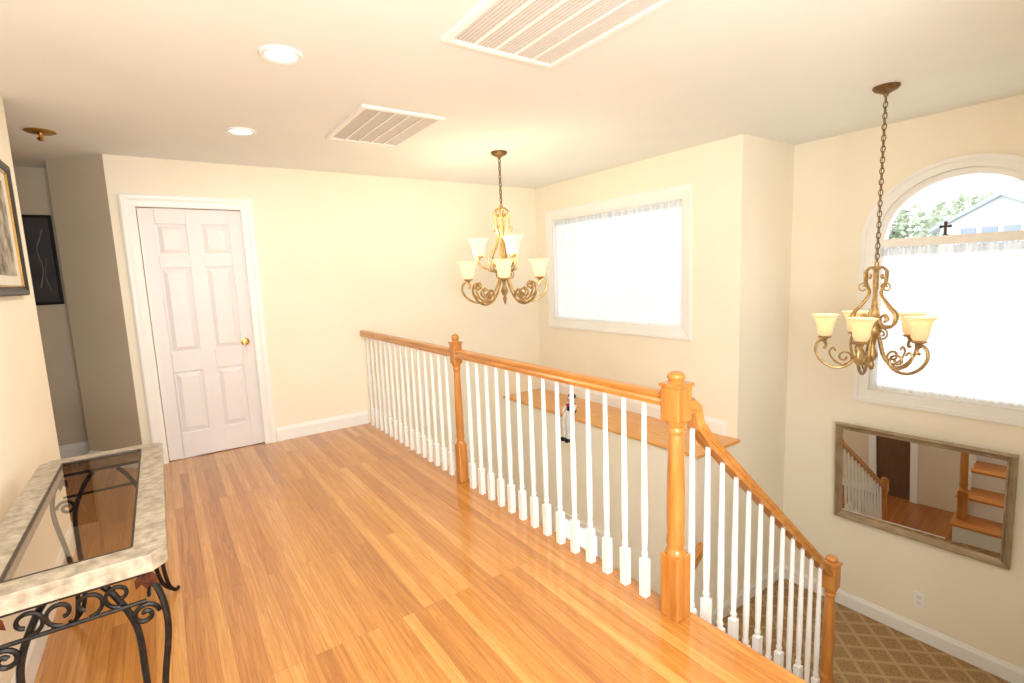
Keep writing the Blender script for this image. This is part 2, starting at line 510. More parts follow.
# door casing + door
CAS = [(0,0),(0,.016),(.012,.02),(.03,.018),(.05,.012),(.085,.008),(.094,.004),(.094,0)]
b = MB(); b.frame((0,D,0), (1,0,0), (0,0,1), (0,-1,0), DX0-.098, DX1+.08, 0, DZ+.09, CAS, open_bottom=True)
struct('trim_door', b, M['white'])
dr = sempty('door_1', (DX0, D+.03, 0))
dw = DX1-DX0-.008; dx = DX0+.004; dz0 = .006; dzt = DZ-.006
yF = D+.028; yG = yF+.012; yB = yF+.04
b = MB()
b.box(dx, dx+dw, yG, yB, dz0, dzt)
st = .105; mid = .1
pw = (dw-2*st-mid)/2
cols = [(dx+st, dx+st+pw), (dx+st+pw+mid, dx+dw-st)]
rows = [(dz0+.21, dz0+.72), (dz0+.88, dz0+1.56), (dz0+1.66, dzt-.12)]
b.box(dx, dx+st, yF, yG, dz0, dzt); b.box(dx+dw-st, dx+dw, yF, yG, dz0, dzt)
b.box(cols[0][1], cols[1][0], yF, yG, dz0, dzt)
zz = [dz0] + [q for r_ in rows for q in r_] + [dzt]
for k in range(0, len(zz), 2):
    for (xa, xb) in cols: b.box(xa, xb, yF, yG, zz[k], zz[k+1])
b.build('door_leaf', M['door'], dr, bevel=.003)
for (za, zb_) in rows:
    for (xa, xb) in cols:
        g_ = .012
        p = MB(); i_ = .032
        vs = [(xa+g_,yG,za+g_),(xb-g_,yG,za+g_),(xb-g_,yG,zb_-g_),(xa+g_,yG,zb_-g_),
              (xa+g_+i_,yF+.002,za+g_+i_),(xb-g_-i_,yF+.002,za+g_+i_),(xb-g_-i_,yF+.002,zb_-g_-i_),(xa+g_+i_,yF+.002,zb_-g_-i_)]
        p.add(vs, [(4,5,6,7),(0,1,5,4),(1,2,6,5),(2,3,7,6),(3,0,4,7)])
        p.build('door_panel', M['door'], dr)
k = MB().lathe([(.0,-.002),(.033,-.002),(.033,-.008),(.014,-.012),(.012,-.03),(.024,-.04),(.029,-.052),(.024,-.064),(.0,-.068)], (.585, yF, .925), 20, 'y')
k.build('door_knob', M['brass'], dr, smooth=True)

# ---------------------------------------------------------------- windows
def quad_x(x, y0, y1, z0, z1):
    m_ = MB(); m_.add([(x,y0,z0),(x,y1,z0),(x,y1,z1),(x,y0,z1)], [(0,1,2,3)]); return m_
win = sempty('window_1', (W1, (wy0+wy1)/2, wz0))
b = MB(); b.frame((W1,0,0), (0,1,0), (0,0,1), (-1,0,0), wy0-.09, wy1+.09, wz0-.09, wz1+.09, CAS)
b.build('window_casing', M['white'], win)
b = MB(); b.frame((W1+.05,0,0), (0,1,0), (0,0,1), (-1,0,0), wy0+.001, wy1-.001, wz0+.001, wz1-.001, [(0,-.06),(0,.045),(.02,.045),(.024,.0),(.03,-.0),(.03,-.06)])
b.build('window_frame', M['white'], win)
quad_x(W1+.082, wy0+.025, wy1-.025, wz0+.025, wz1-.025).build('pane', M['pane'], win)

def curtain(name, label, x, y0, y1, z0, z1, amp, per, zrod):
    r = thing(name, label, 'curtain', (x, (y0+y1)/2, z0))
    def sheet(zs, wts, nm, mat):
        vs = []; fs = []; ny = int((y1-y0)/.005); m_ = len(zs)
        for i in range(ny+1):
            y = y0+(y1-y0)*i/ny
            g_ = math.sin(2*PI*y/.026+1.3*math.sin(y*17))
            for j, z in enumerate(zs):
                body = amp*math.sin(2*PI*y/per + .9*math.sin(y*9)) + .3*amp*math.sin(2*PI*y/(per*.37)+z)
                wt = wts[j]
                vs.append((x+body*(1-wt)+wt*.006*g_, y, z+(.006*g_ if z == z1 else 0)))
        for i in range(ny):
            for j in range(m_-1): fs.append((i*m_+j, (i+1)*m_+j, (i+1)*m_+j+1, i*m_+j+1))
        mb = MB(); mb.add(vs, fs); mb.build(nm, mat, r, smooth=True)
    sheet([z0, z0+.03, (z0+z1)/2, zrod-.06, zrod-.02], (0,0,0,.3,.8), 'fabric', M['sheer'])
    sheet([zrod-.02, zrod, zrod+.02, z1], (.8,.5,1,1), 'ruffled_heading', M['ruffle'])
    rd = MB(); rd.tube([(x+.016, y0-.008, zrod), (x+.016, y1+.008, zrod)], .005, 8); rd.build('rod', M['white'], r, smooth=True)
    return r
curtain('sheer_curtain', 'white sheer curtain filling the wide rectangular window', W1+.022, wy0+.025, wy1-.025, wz0+.03, wz1-.035, .006, .05, wz1-.065)

win = sempty('window_2', (W2, ac, lz0))
def arch_path(hw_, av_, zb, y_c=ac, z_c=az, n=36):
    p = [(y_c-hw_, zb)]
    for i in range(n+1):
        a_ = PI - PI*i/n
        p.append((y_c+hw_*math.cos(a_), z_c+av_*math.sin(a_)))
    p.append((y_c+hw_, zb)); return p
def arch_ring(mb, o_, i_, x0, x1):
    n = len(o_); vs = []
    for x in (x0, x1):
        vs += [(x, y, z) for (y, z) in o_] + [(x, y, z) for (y, z) in i_]
    fs = []
    for k_ in range(n):
        j = (k_+1) % n
        fs += [(k_, j, n+j, n+k_), (2*n+k_, 3*n+k_, 3*n+j, 2*n+j), (k_, 2*n+k_, 2*n+j, j), (n+k_, n+j, 3*n+j, 3*n+k_)]
    mb.add(vs, fs)
b = MB(); arch_ring(b, arch_path(hw+.09, av+.07, lz0-.09), arch_path(hw-.004, av-.004, lz0+.004), W2-.014, W2)
arch_ring(b, arch_path(hw+.092, av+.072, lz0-.092), arch_path(hw+.06, av+.045, lz0-.06), W2-.022, W2)
b.build('window_casing', M['white'], win)
b = MB(); arch_ring(b, arch_path(hw-.002, av-.002, lz0+.002), arch_path(hw-.05, av-.045, lz0+.05), W2+.03, W2+.1)
b.build('window_frame', M['white'], win)
MB().box(W2-.005, W2+.1, ac-hw+.002, ac+hw-.002, az-.05, az+.012).build('transom_bar', M['white'], win, bevel=.004)
b = MB(); pp = arch_path(hw-.04, av-.04, lz0+.04); b.add([(W2+.064, y, z) for (y, z) in pp], [tuple(range(len(pp)))]); b.build('pane', M['pane'], win)
curtain('sheer_curtain', 'white sheer curtain below the half round of the arched window', W2+.015, ac-hw+.03, ac+hw-.03, lz0+.02, az-.055, .006, .045, az-.095)

cr = MB(); cy_ = 1.222
cr.box(W2+.004, W2+.026, cy_-.014, cy_+.014, az+.012, az+.02)
cr.prism([(cy_-.008,az+.02),(cy_+.008,az+.02),(cy_+.007,az+.068),(cy_+.03,az+.064),(cy_+.036,az+.074),(cy_+.03,az+.084),(cy_+.007,az+.08),(cy_+.01,az+.104),(cy_,az+.112),(cy_-.01,az+.104),(cy_-.007,az+.08),(cy_-.03,az+.084),(cy_-.036,az+.074),(cy_-.03,az+.064),(cy_-.007,az+.068)], W2+.01, W2+.02, 'x')
tag(cr.build('cross', M['dark']), 'small dark cross standing on the arched window bar', 'cross')

win = sempty('window_3', (XLG, (ty0+ty1)/2, tz0))
b = MB(); b.frame((XLG,0,0), (0,1,0), (0,0,1), (-1,0,0), ty0-.05, ty1+.05, tz0-.05, tz1+.05, [(0,0),(0,.015),(.05,.012),(.05,0)]); b.build('window_casing', M['white'], win)
quad_x(XLG+.05, ty0, ty1, tz0, tz1).build('pane', M['frost'], win)
for q in (1, 2):
    yq = ty0+(ty1-ty0)*q/3
    MB().box(XLG+.03, XLG+.065, yq-.01, yq+.01, tz0, tz1).build('muntin', M['white'], win)

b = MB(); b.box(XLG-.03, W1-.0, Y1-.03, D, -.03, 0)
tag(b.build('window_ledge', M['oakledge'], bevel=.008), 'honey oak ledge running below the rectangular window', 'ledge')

# ---------------------------------------------------------------- stairs
NR, RH, TD = 8, .19, .2135
stairs = thing('staircase', 'oak staircase with white risers going down to the carpeted landing', 'stairs', (FE, .0, ZL))
YS0, YS1 = 0.0, YN2+.05
for i in range(NR):
    x = FE + i*TD; zt_ = -i*RH
    MB().box(x-.012, x+.004, YS0, YS1, zt_-RH, zt_-.03).build('riser', M['white'], stairs)
    if i < NR-1:
        MB().box(x-.004, x+TD+.022, YS0, YS1+.02, zt_-RH-.028, zt_-RH).build('tread', M['oaktread'], stairs, bevel=.008)
MB().box(FE-.03, FE+.02, YS0, YN2+.01, -.03, 0).build('top_nosing', M['oakrail'], stairs, bevel=.006)
b = MB()
b.prism([(FE+.01,-.25),(FE+TD*7,-RH*8-.02),(FE+TD*7,-RH*8-.19),(FE+TD*7-.3,-RH*8-.19),(FE+.01,-.62)], YS1-.012, YS1, 'y')
b.build('stringer', M['white'], stairs)
low = thing('staircase', 'lower oak flight turning back from the landing, seen in the mirror', 'stairs', (3.13, 1.3, ZG))
LT = .22
for i in range(7):
    x = 3.145 - i*LT; zt_ = ZL-i*RH
    MB().box(x-.004, x+.012, 1.32, Y1-.03, zt_-RH, zt_-(.0 if i == 0 else .03)).build('riser', M['white'], low)
    if i < 6: MB().box(x-LT-.02, x+.004, 1.32, Y1-.03, zt_-RH-.028, zt_-RH).build('tread', M['oaktread'], low, bevel=.008)

# ---------------------------------------------------------------- railings
def newel(parent, x, y, z0, top, s, base_h, blk0, blk1, m=None):
    m = m or M['oak']; h = s/2
    p = MB().box(x-h, x+h, y-h, y+h, z0, z0+base_h).build('newel_post', m, parent, bevel=.006)
    t0 = z0+base_h; t1 = blk0; Lh = t1-t0
    pr = [(a*h, t0+b_) for a, b_ in [(.98,0),(.98,.008),(.8,.02),(.72,.03),(.86,.045),(.84,.06),(.8,.09)]]
    for q in range(1, 7):
        t = q/6; pr.append((h*(.84-.2*t+.06*math.sin(PI*t)), t0+.09+t*(Lh-.15)))
    pr += [(a*h, t1-b_) for a, b_ in [(.62,.055),(.8,.045),(.8,.035),(.7,.025),(.95,.008),(.98,0)]]
    MB().lathe(pr, (x,y,0), 24).build('turned_shaft', m, p, smooth=True)
    MB().box(x-h, x+h, y-h, y+h, blk0, blk1).build('top_block', m, p, bevel=.006)
    hh_ = top-blk1; g_ = h*1.1
    b_ = MB().box(x-g_, x+g_, y-g_, y+g_, blk1, blk1+.012)
    c_ = [(h*.82,blk1+.012),(h*.62,blk1+.018),(h*.66,blk1+.022)]
    r0 = (hh_-.018)/2; zc = top-r0
    for q in range(3, 10):
        a_ = -PI/2+PI*q/9.0
        c_.append((max(.0, h*.82*math.cos(a_)), zc+r0*math.sin(a_)))
    c_[-1] = (0, top)
    b_.lathe(c_, (x,y,0), 24)
    b_.build('cap', m, p, smooth=True)
    return p
def baluster_mb(x, y, z0, z1, sq=.034, blk=.17):
    b_ = MB(); h = sq/2
    b_.box(x-h, x+h, y-h, y+h, z0, z0+blk)
    t0 = z0+blk; Lh = z1-t0
    pr = [(a*h, t0+c_) for a, c_ in [(.95,0),(.66,.01),(.9,.022),(.9,.028),(.66,.04)]]
    for t, r_ in [(.08,.78),(.16,.86),(.26,.88),(.4,.82),(.6,.74),(.8,.66),(.99,.6)]:
        pr.append((h*r_, t0+.045+t*(Lh-.045)))
    pr.append((h*.6, z1))
    b_.lathe(pr, (x,y,0), 12)
    return b_
RAILP = [(-.028,-.026),(.028,-.026),(.031,-.01),(.023,.0),(.028,.012),(.025,.022),(.012,.029),(-.012,.029),(-.025,.022),(-.028,.012),(-.023,.0),(-.031,-.01)]
ZR = .9
ra = thing('landing_railing', 'oak handrail with white balusters along the upper hall floor edge', 'railing', (RX, YN2, 0))
newel(ra, RX, YN1, 0, 1.03, .064, .27, .83, .965)
newel(ra, RX, YN2, 0, 1.015, .086, .27, .82, .958)
for (ya_, yb_) in ((YN1+.032, D), (YN2+.043, YN1-.032)):
    b = MB(); b.sweep([(RX, ya_, ZR), (RX, yb_, ZR)], RAILP); b.build('handrail', M['oakrail'], ra, smooth=True)
def run(y0, y1, n):
    return [y0+(y1-y0)*(i+1)/(n+1) for i in range(n)]
proto = None
for y in run(YN1+.037, D, 15)+run(YN2+.047, YN1-.037, 14):
    if proto is None:
        b = baluster_mb(RX, 0, 0, ZR-.025); py = y
        b.v = [v+Vector((0,y,0)) for v in b.v]
        proto = b.build('baluster', M['white'], ra, smooth=True)
    else:
        o = proto.copy(); COL.objects.link(o); o.parent = ra; o.location = (0, y-py, 0)

XN3 = 3.02
rs = thing('stair_railing', 'oak handrail with white balusters sloping down beside the stairs', 'railing', (XN3, YN2, ZL+RH))
slope = -RH/TD
def zrail(x): return -.30 + (x-2.93)*slope
b = MB()
x1 = RX+.165
path = [(RX+.05,YN2,.865),(RX+.087,YN2,.868),(RX+.11,YN2,.85),(RX+.124,YN2,.80),(RX+.133,YN2,.775)]
path += [(x1-.01,YN2,zrail(x1-.01)+.012),(x1+.03,YN2,zrail(x1+.03)),(2.2,YN2,zrail(2.2)),(XN3-.04,YN2,zrail(XN3-.04))]
b.sweep(path, RAILP); b.build('handrail', M['oakslope'], rs, smooth=True)
newel(rs, XN3, YN2, ZL+RH, -.265, .076, .30, -.46, -.318)
for i in range(NR-1):
    for q in (.27, .77):
        x = FE+(i+q)*TD
        if x < RX+.1 or x > XN3-.09: continue
        baluster_mb(x, YN2, -(i+1)*RH, zrail(x)-.022).build('baluster', M['white'], rs, smooth=True)
YL = Y1-.09
rl = thing('stair_railing', 'lower flight handrail with white balusters, seen in the mirror', 'railing', (1.9, YL, ZG))
def zlow(x): return ZL+.70 + (x-3.04)*RH/LT
newel(rl, 1.70, YL, ZG, ZG+1.03, .08, .27, ZG+.83, ZG+.97)
b = MB(); b.sweep([(3.2,YL,zlow(3.2)),(2.4,YL,zlow(2.4)),(1.74,YL,zlow(1.74))], RAILP); b.build('handrail', M['oakslope'], rl, smooth=True)
for i in range(6):
    for q in (.3, .8):
        x = 3.145-(i+q)*LT
        baluster_mb(x, YL, ZL-(i+1)*RH, zlow(x)-.022).build('baluster', M['white'], rl, smooth=True)

# ---------------------------------------------------------------- ceiling fixtures
def recessed(x, y, label):
    r = thing('recessed_light', label, 'ceiling light', (x, y, H))
    MB().lathe([(.062,H),(.090,H),(.090,H-.006),(.084,H-.012),(.066,H-.008),(.062,H-.002)], (x,y,0), 36).build('trim_ring', M['white'], r, smooth=True)
    MB().lathe([(.0,H-.004),(.062,H-.004),(.062,H-.001),(0,H-.001)], (x,y,0), 30).build('lens', M['lens'], r)
    ld = bpy.data.lights.new('downlight', 'AREA'); ld.shape = 'DISK'; ld.size = .11; ld.energy = 7; ld.color = (1,.92,.78)
    lo = bpy.data.objects.new('downlight_lamp', ld); COL.objects.link(lo); lo.location = (x, y, H-.02)
recessed(.557, 2.485, 'nearer round recessed ceiling light, left of the larger vent')
recessed(.563, 3.806, 'farther round recessed ceiling light, nearest the white door')

def vent(x0, x1, y0, y1, label):
    r = thing('ceiling_vent', label, 'vent', ((x0+x1)/2, (y0+y1)/2, H))
    b_ = MB(); b_.frame((0,0,H), (1,0,0), (0,1,0), (0,0,-1), x0, x1, y0, y1, [(0,0),(0,.010),(.01,.016),(.03,.014),(.036,.008),(.036,0)])
    b_.build('frame', M['white'], r)
    MB().box(x0+.03, x1-.03, y0+.03, y1-.03, H-.003, H-.001).build('backing', M['ventback'], r)
    xa, xb, ya_, yb_ = x0+.036, x1-.036, y0+.036, y1-.036
    s_ = MB(); n = 30
    for i in range(n):
        x = xa+(xb-xa)*(i+.5)/n; d_ = (xb-xa)/n*.33
        s_.add([(x-d_,ya_,H-.006),(x+d_,ya_,H-.009),(x+d_,yb_,H-.009),(x-d_,yb_,H-.006)], [(0,1,2,3)])
    s_.build('louvers', M['louver'], r)
    t_ = MB()
    for i in range(1, 5):
        x = xa+(xb-xa)*i/5
        t_.box(x-.006, x+.006, ya_, yb_, H-.013, H-.003)
    t_.build('divider_bars', M['white'], r)
vent(1.09, 1.685, 1.17, 2.01, 'large white slatted ceiling return vent cut off by the photo top')
vent(1.07, 1.60, 2.95, 3.72, 'white slatted ceiling vent between the door wall and the larger vent')

f_ = thing('ceiling_fitting', 'small round brass ceiling fitting over the side corridor', 'ceiling fitting', (-.481, 4.333, H))
MB().lathe([(0,H),(.075,H),(.078,H-.006),(.06,H-.014),(.03,H-.018),(0,H-.02)], (-.481,4.333,0), 28).build('plate', M['brass'], f_, smooth=True)
MB().lathe([(.012,H-.018),(.012,H-.04),(.022,H-.046),(.016,H-.056),(0,H-.058)], (-.481,4.333,0), 16).build('knob', M['brass'], f_, smooth=True)

# ---------------------------------------------------------------- chandeliers
def shade_prof(z, s):
    o_ = [(.018,0),(.036,.004),(.047,.022),(.051,.05),(.056,.085),(.067,.116),(.078,.132),(.090,.142)]
    o_ = [(r_*s, z_*(.5+.5*s)) for r_, z_ in o_]
    i_ = [(r_-.004, z_+.003) for r_, z_ in o_[::-1]]
    return [(r_, z+z_) for r_, z_ in o_] + [(max(r_, .001), z+z_) for r_, z_ in i_]
def chandelier(cx, cy, zt, zb, low_a, up_a, label, mat, smat, watt, lcol, k=1.0, ss=1.0):
    root = thing('chandelier', label, 'chandelier', (cx, cy, H))
    MB().lathe([(0,H),(.066,H),(.068,H-.008),(.058,H-.022),(.032,H-.034),(.014,H-.044),(.01,H-.056),(0,H-.058)], (cx,cy,0), 28).build('canopy', M['darkgold'], root, smooth=True)
    ch = MB(); z = H-.052; kk = 0
    while z > zt-.005:
        pts = []
        for q in range(10):
            a_ = 2*PI*q/10
            u_ = .011*math.cos(a_); w_ = .02*math.sin(a_)
            pts.append((cx+u_, cy, z-.018+w_) if kk % 2 == 0 else (cx, cy+u_, z-.018+w_))
        ch.tube(pts, .0032, 5, closed=True); z -= .031; kk += 1
    ch.tube([(cx+.003,cy+.003,H-.05),(cx+.003,cy+.003,zt)], .0022, 5)
    ch.build('chain', M['darkgold'], root, smooth=True)
    cz = zb+.205
    st_ = [(0,zt+.01),(.012,zt+.005),(.014,zt-.02),(.026,zt-.03),(.014,zt-.045),(.009,zt-.08)]
    zmid = zb+.33
    st_ += [(.009,zmid+.08),(.022,zmid+.05),(.032,zmid+.02),(.022,zmid-.01),(.014,zmid-.03),(.032,cz+.08),(.045,cz+.05),(.038,cz+.02),(.02,cz-.01),(.014,cz-.06),(.026,cz-.09),(.032,cz-.11),(.02,cz-.135),(.01,cz-.15),(.018,cz-.17),(.012,cz-.195),(0,zb)]
    MB().lathe(st_, (cx,cy,0), 18).build('stem', mat, root, smooth=True)
    def P(r_, z_, a_): return (cx+r_*math.cos(a_), cy+r_*math.sin(a_), z_)
    def curve(b_, pts, a_, rad, n=6, seg=6): b_.tube([P(r_,z_,a_) for (r_,z_,_) in spl([(p[0],p[1],0) for p in pts], n)], rad, seg)
    def curl(b_, rc, zc, r0, a0, turns, a_, rad):
        sp = []
        for q in range(20):
            t = q/19; an = a0+turns*2*PI*t; rr = r0*(1-t*.78)
            sp.append(P(rc+rr*math.cos(an), zc+rr*math.sin(an), a_))
        b_.tube(sp, rad, 6)
    top, bot = zt-.03, zb+.28
    hh = top-bot; kf = hh/.3
    for k_ in range(6):
        a_ = low_a[0]+2*PI*k_/6+.3
        pts = [(.012,top),(.034,top+.006),(.06,top-.02),(.058,top-.055),(.036,top-.058),(.034,top-.036)]
        pts2 = [(.06,top-.02),(.056,top-.08*kf),(.034,top-.13*kf),(.075,top-.19*kf),(.125,top-.245*kf),(.11,bot+.0),(.055,bot-.005),(.035,bot+.04),(.062,bot+.062),(.078,bot+.035),(.064,bot+.025)]
        b_ = MB(); curve(b_, pts, a_, .006, 5); curve(b_, pts2, a_, .0075)
        if k_ % 2 == 0:
            curl(b_, .066, top-.10*kf, .032, PI, -1.4, a_, .005)
            curl(b_, .055, bot-.05, .038, PI/2, -1.5, a_, .0055)
        b_.build('scroll', mat, root, smooth=True)
    def big(b_, a_, czz):
        pts = [(.02,czz+.06),(.045,czz-.02),(.085*k,czz-.11),(.15*k,czz-.18),(.23*k,czz-.197),(.305*k,czz-.165),(.352*k,czz-.105),(.35*k,czz-.05),(.32*k,czz-.024),(.29*k,czz-.045),(.293*k,czz-.07),(.308*k,czz-.07)]
        curve(b_, pts, a_, .009, 6, 7)
        curl(b_, .17*k, czz-.128, .056*k, -PI/2, -1.3, a_, .007)
        curve(b_, [(.17*k,czz-.184),(.235*k,czz-.15),(.265*k,czz-.1),(.245*k,czz-.07),(.225*k,czz-.09)], a_, .006)
    def arm(a_, czz, rc, small=False):
        b_ = MB()
        if not small: big(b_, a_, czz)
        else: curve(b_, [(.018,czz-.12),(.06,czz-.13),(.12,czz-.115),(.18,czz-.085),(.21,czz-.05),(.205,czz-.012)], a_, .0085, 6, 7)
        o_ = b_.build('arm', mat, root, smooth=True)
        cxx, cyy, _ = P(rc, 0, a_)
        MB().lathe([(0,czz-.03),(.012,czz-.028),(.016,czz-.014),(.036,czz-.006),(.038,czz+.002),(.02,czz+.005),(.012,czz+.012),(.012,czz+.04),(0,czz+.04)], (cxx,cyy,0), 16).build('candle_cup', mat, o_, smooth=True)
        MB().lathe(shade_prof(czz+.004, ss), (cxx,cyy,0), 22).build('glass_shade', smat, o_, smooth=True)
        MB().lathe([(.008,czz+.04),(.016,czz+.055),(.018,czz+.07),(.012,czz+.085),(0,czz+.092)], (cxx,cyy,0), 12).build('bulb', M['bulb'], o_, smooth=True)
        ld = bpy.data.lights.new('chandelier_bulb', 'POINT'); ld.energy = watt; ld.color = lcol; ld.shadow_soft_size = .025
        lo = bpy.data.objects.new('chandelier_lamp', ld); COL.objects.link(lo); lo.location = (cxx, cyy, czz+.15)
    for a_ in low_a: arm(a_, cz, .30*k)
    for a_ in up_a: arm(a_, cz+.185, .205, True)
    for a_ in low_a:
        if not up_a: continue
        b_ = MB(); big(b_, a_+PI/len(low_a), cz-.01)
        b_.build('scroll', mat, root, smooth=True)
    return root
rd = math.radians
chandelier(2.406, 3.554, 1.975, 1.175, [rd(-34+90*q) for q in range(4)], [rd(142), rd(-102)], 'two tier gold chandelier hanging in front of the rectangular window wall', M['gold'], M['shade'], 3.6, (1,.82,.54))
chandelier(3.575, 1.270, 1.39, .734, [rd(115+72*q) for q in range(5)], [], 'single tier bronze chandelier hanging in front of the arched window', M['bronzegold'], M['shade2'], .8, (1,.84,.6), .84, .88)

# ---------------------------------------------------------------- mirror, hung leaning slightly off the right wall
my0, my1, mz0, mz1 = .737, 1.81, -.71, .115
mr = thing('wall_mirror', 'rectangular mirror in a grey bronze frame below the arched window', 'mirror', (W2-.004, my0, mz0))
b = MB(); b.frame((W2-.004,0,0), (0,1,0), (0,0,1), (-1,0,0), my0, my1, mz0, mz1, [(0,0),(0,.022),(.008,.034),(.016,.032),(.024,.02),(.036,.014),(.042,.022),(.049,.018),(.053,.008),(.053,0)])
b.build('frame', M['pewter'], mr)
MB().box(W2-.012, W2-.005, my0+.045, my1-.045, mz0+.045, mz1-.045).build('glass', M['mirror'], mr)
mr.rotation_euler = (0, math.radians(-4.6), math.radians(2.4))

ot = thing('wall_outlet', 'white electrical outlet low on the wall beneath the mirror', 'outlet', (W2, 1.217, -1.2))
MB().box(W2-.006, W2-.0005, 1.182, 1.252, -1.258, -1.142).build('plate', M['white'], ot, bevel=.002)
for dz in (-.022, .022):
    MB().lathe([(0,-.009),(.014,-.009),(.016,-.005),(.016,-.004)], (W2, 1.217, -1.2+dz), 14, 'x').build('socket', M['mat'], ot)

# ---------------------------------------------------------------- console table
TZ = .72
tx0, tx1, ty0_, ty1_ = -.462, -.05, 1.575, 2.755
tb = thing('console_table', 'stone topped console table with glass inset and black iron legs', 'table', ((tx0+tx1)/2, (ty0_+ty1_)/2, 0))
def cham(i, c_): return [(tx0+i+c_,ty0_+i),(tx1-i-c_,ty0_+i),(tx1-i,ty0_+i+c_),(tx1-i,ty1_-i-c_),(tx1-i-c_,ty1_-i),(tx0+i+c_,ty1_-i),(tx0+i,ty1_-i-c_),(tx0+i,ty0_+i+c_)]
def ringslab(o_, i_, z0, z1):
    b_ = MB(); n = len(o_); vs = [(x,y,z) for z in (z0,z1) for (x,y) in o_+i_]; fs = []
    for k_ in range(n):
        j = (k_+1) % n
        fs += [(k_,j,n+j,n+k_),(2*n+k_,3*n+k_,3*n+j,2*n+j),(k_,2*n+k_,2*n+j,j),(n+k_,n+j,3*n+j,3*n+k_)]
    b_.add(vs, fs); return b_
ringslab(cham(0,.035), cham(.076,.004), TZ-.048, TZ).build('stone_top', M['stone'], tb, bevel=.008)
b = ringslab(cham(.074,.004), cham(.080,.004), TZ-.012, TZ+.001); b.build('inset_border', M['inset'], tb)
b = MB(); b.add([(tx0+.078,ty0_+.078,TZ-.003),(tx1-.078,ty0_+.078,TZ-.003),(tx1-.078,ty1_-.078,TZ-.003),(tx0+.078,ty1_-.078,TZ-.003)], [(0,1,2,3)]); b.build('glass_inset', M['tglass'], tb)
b = ringslab(cham(.03,.03), cham(.05,.03), TZ-.066, TZ-.048); b.build('iron_frame', M['iron'], tb)
def spiral(c_, r_, a0, turns, ax, n=22, shrink=.8):
    o_ = []
    for q in range(n):
        t = q/(n-1); a_ = a0+turns*2*PI*t; rr = r_*(1-shrink*t)
        if ax == 'x': o_.append((c_[0]+rr*math.cos(a_), c_[1], c_[2]+rr*math.sin(a_)))
        else: o_.append((c_[0], c_[1]+rr*math.cos(a_), c_[2]+rr*math.sin(a_)))
    return o_
for sx in (1, -1):
    for sy in (-1, 1):
        X = (tx1-.055) if sx > 0 else (tx0+.055); Y = (ty0_+.075) if sy < 0 else (ty1_-.075)
        b = MB(); zt_ = TZ-.062
        o_ = [(X-sx*.01,Y,zt_),(X+sx*.025,Y+sy*.02,zt_-.07),(X+sx*.035,Y+sy*.035,zt_-.17),(X+sx*.012,Y+sy*.03,zt_-.33),(X-sx*.002,Y+sy*.02,zt_-.48),(X+sx*.01,Y+sy*.03,zt_-.6),(X+sx*.03,Y+sy*.055,.012),(X+sx*.045,Y+sy*.07,.012)]
        b.tube(spl(o_, 7), .0085, 8)
        i_ = [(X-sx*.11,Y,zt_),(X-sx*.075,Y,zt_-.05),(X-sx*.035,Y+sy*.005,zt_-.16),(X-sx*.03,Y+sy*.01,zt_-.3),(X-sx*.03,Y+sy*.012,zt_-.46),(X-sx*.012,Y+sy*.02,zt_-.58),(X+sx*.028,Y+sy*.055,.012)]
        b.tube(spl(i_, 7), .0085, 8)
        b.tube([(X+sx*.0,Y+sy*.02,zt_-.42),(X-sx*.03,Y+sy*.012,zt_-.42)], .006, 6)
        b.tube(spiral((X-sx*.012, Y+sy*.012, zt_-.13), .032, 0 if sx > 0 else PI, 1.4*sx, 'x'), .0065, 6)
        lg = b.build('leg', M['iron'], tb, smooth=True)
        c_ = MB()
        for q in range(3):
            an = -PI/2+(q-1)*.6
            tip = Vector((X+.045*math.cos(an)*sx, Y+sy*.02, zt_-.005+.055*math.sin(an)))
            base = Vector((X, Y+sy*.012, zt_))
            s1 = (tip-base).cross(Vector((0,1,0))).normalized()*.013
            md = (base+tip)/2+Vector((0,sy*.012,0))
            c_.add([base, md+s1, tip, md-s1, md+Vector((0,sy*.006,0))], [(0,1,4),(1,2,4),(2,3,4),(3,0,4)])
        c_.build('leaf_rosette', M['copper'], lg)
for sy in (-1, 1):
    Y = (ty0_+.055) if sy < 0 else (ty1_-.055); b = MB()
    xa, xb = tx0+.09, tx1-.09
    b.tube([(xa-.03,Y,TZ-.15),(xb+.03,Y,TZ-.15)], .0055, 6)
    if sy < 0:
        for q in range(2):
            xc = xa+(xb-xa)*(q+.5)/2
            b.tube(spiral((xc-.032,Y,TZ-.11), .036, -PI/2, .95, 'x', shrink=.65), .0055, 6)
            b.tube(spiral((xc+.032,Y,TZ-.11), .034, -PI/2, -.95, 'x', shrink=.65), .0055, 6)
    b.build('end_apron', M['iron'], tb, smooth=True)
X = tx1-.055; b = MB()
ya_, yb_ = ty0_+.14, ty1_-.14
b.tube([(X,ya_-.06,TZ-.15),(X,yb_+.06,TZ-.15)], .0055, 6)
for q in range(3):
    yc = ya_+(yb_-ya_)*(q+.5)/3
    b.tube(spiral((X,yc-.04,TZ-.11), .036, -PI/2, .95, 'y', shrink=.65), .0055, 6)
    b.tube(spiral((X,yc+.04,TZ-.11), .034, -PI/2, -.95, 'y', shrink=.65), .0055, 6)
b.build('side_apron', M['iron'], tb, smooth=True)

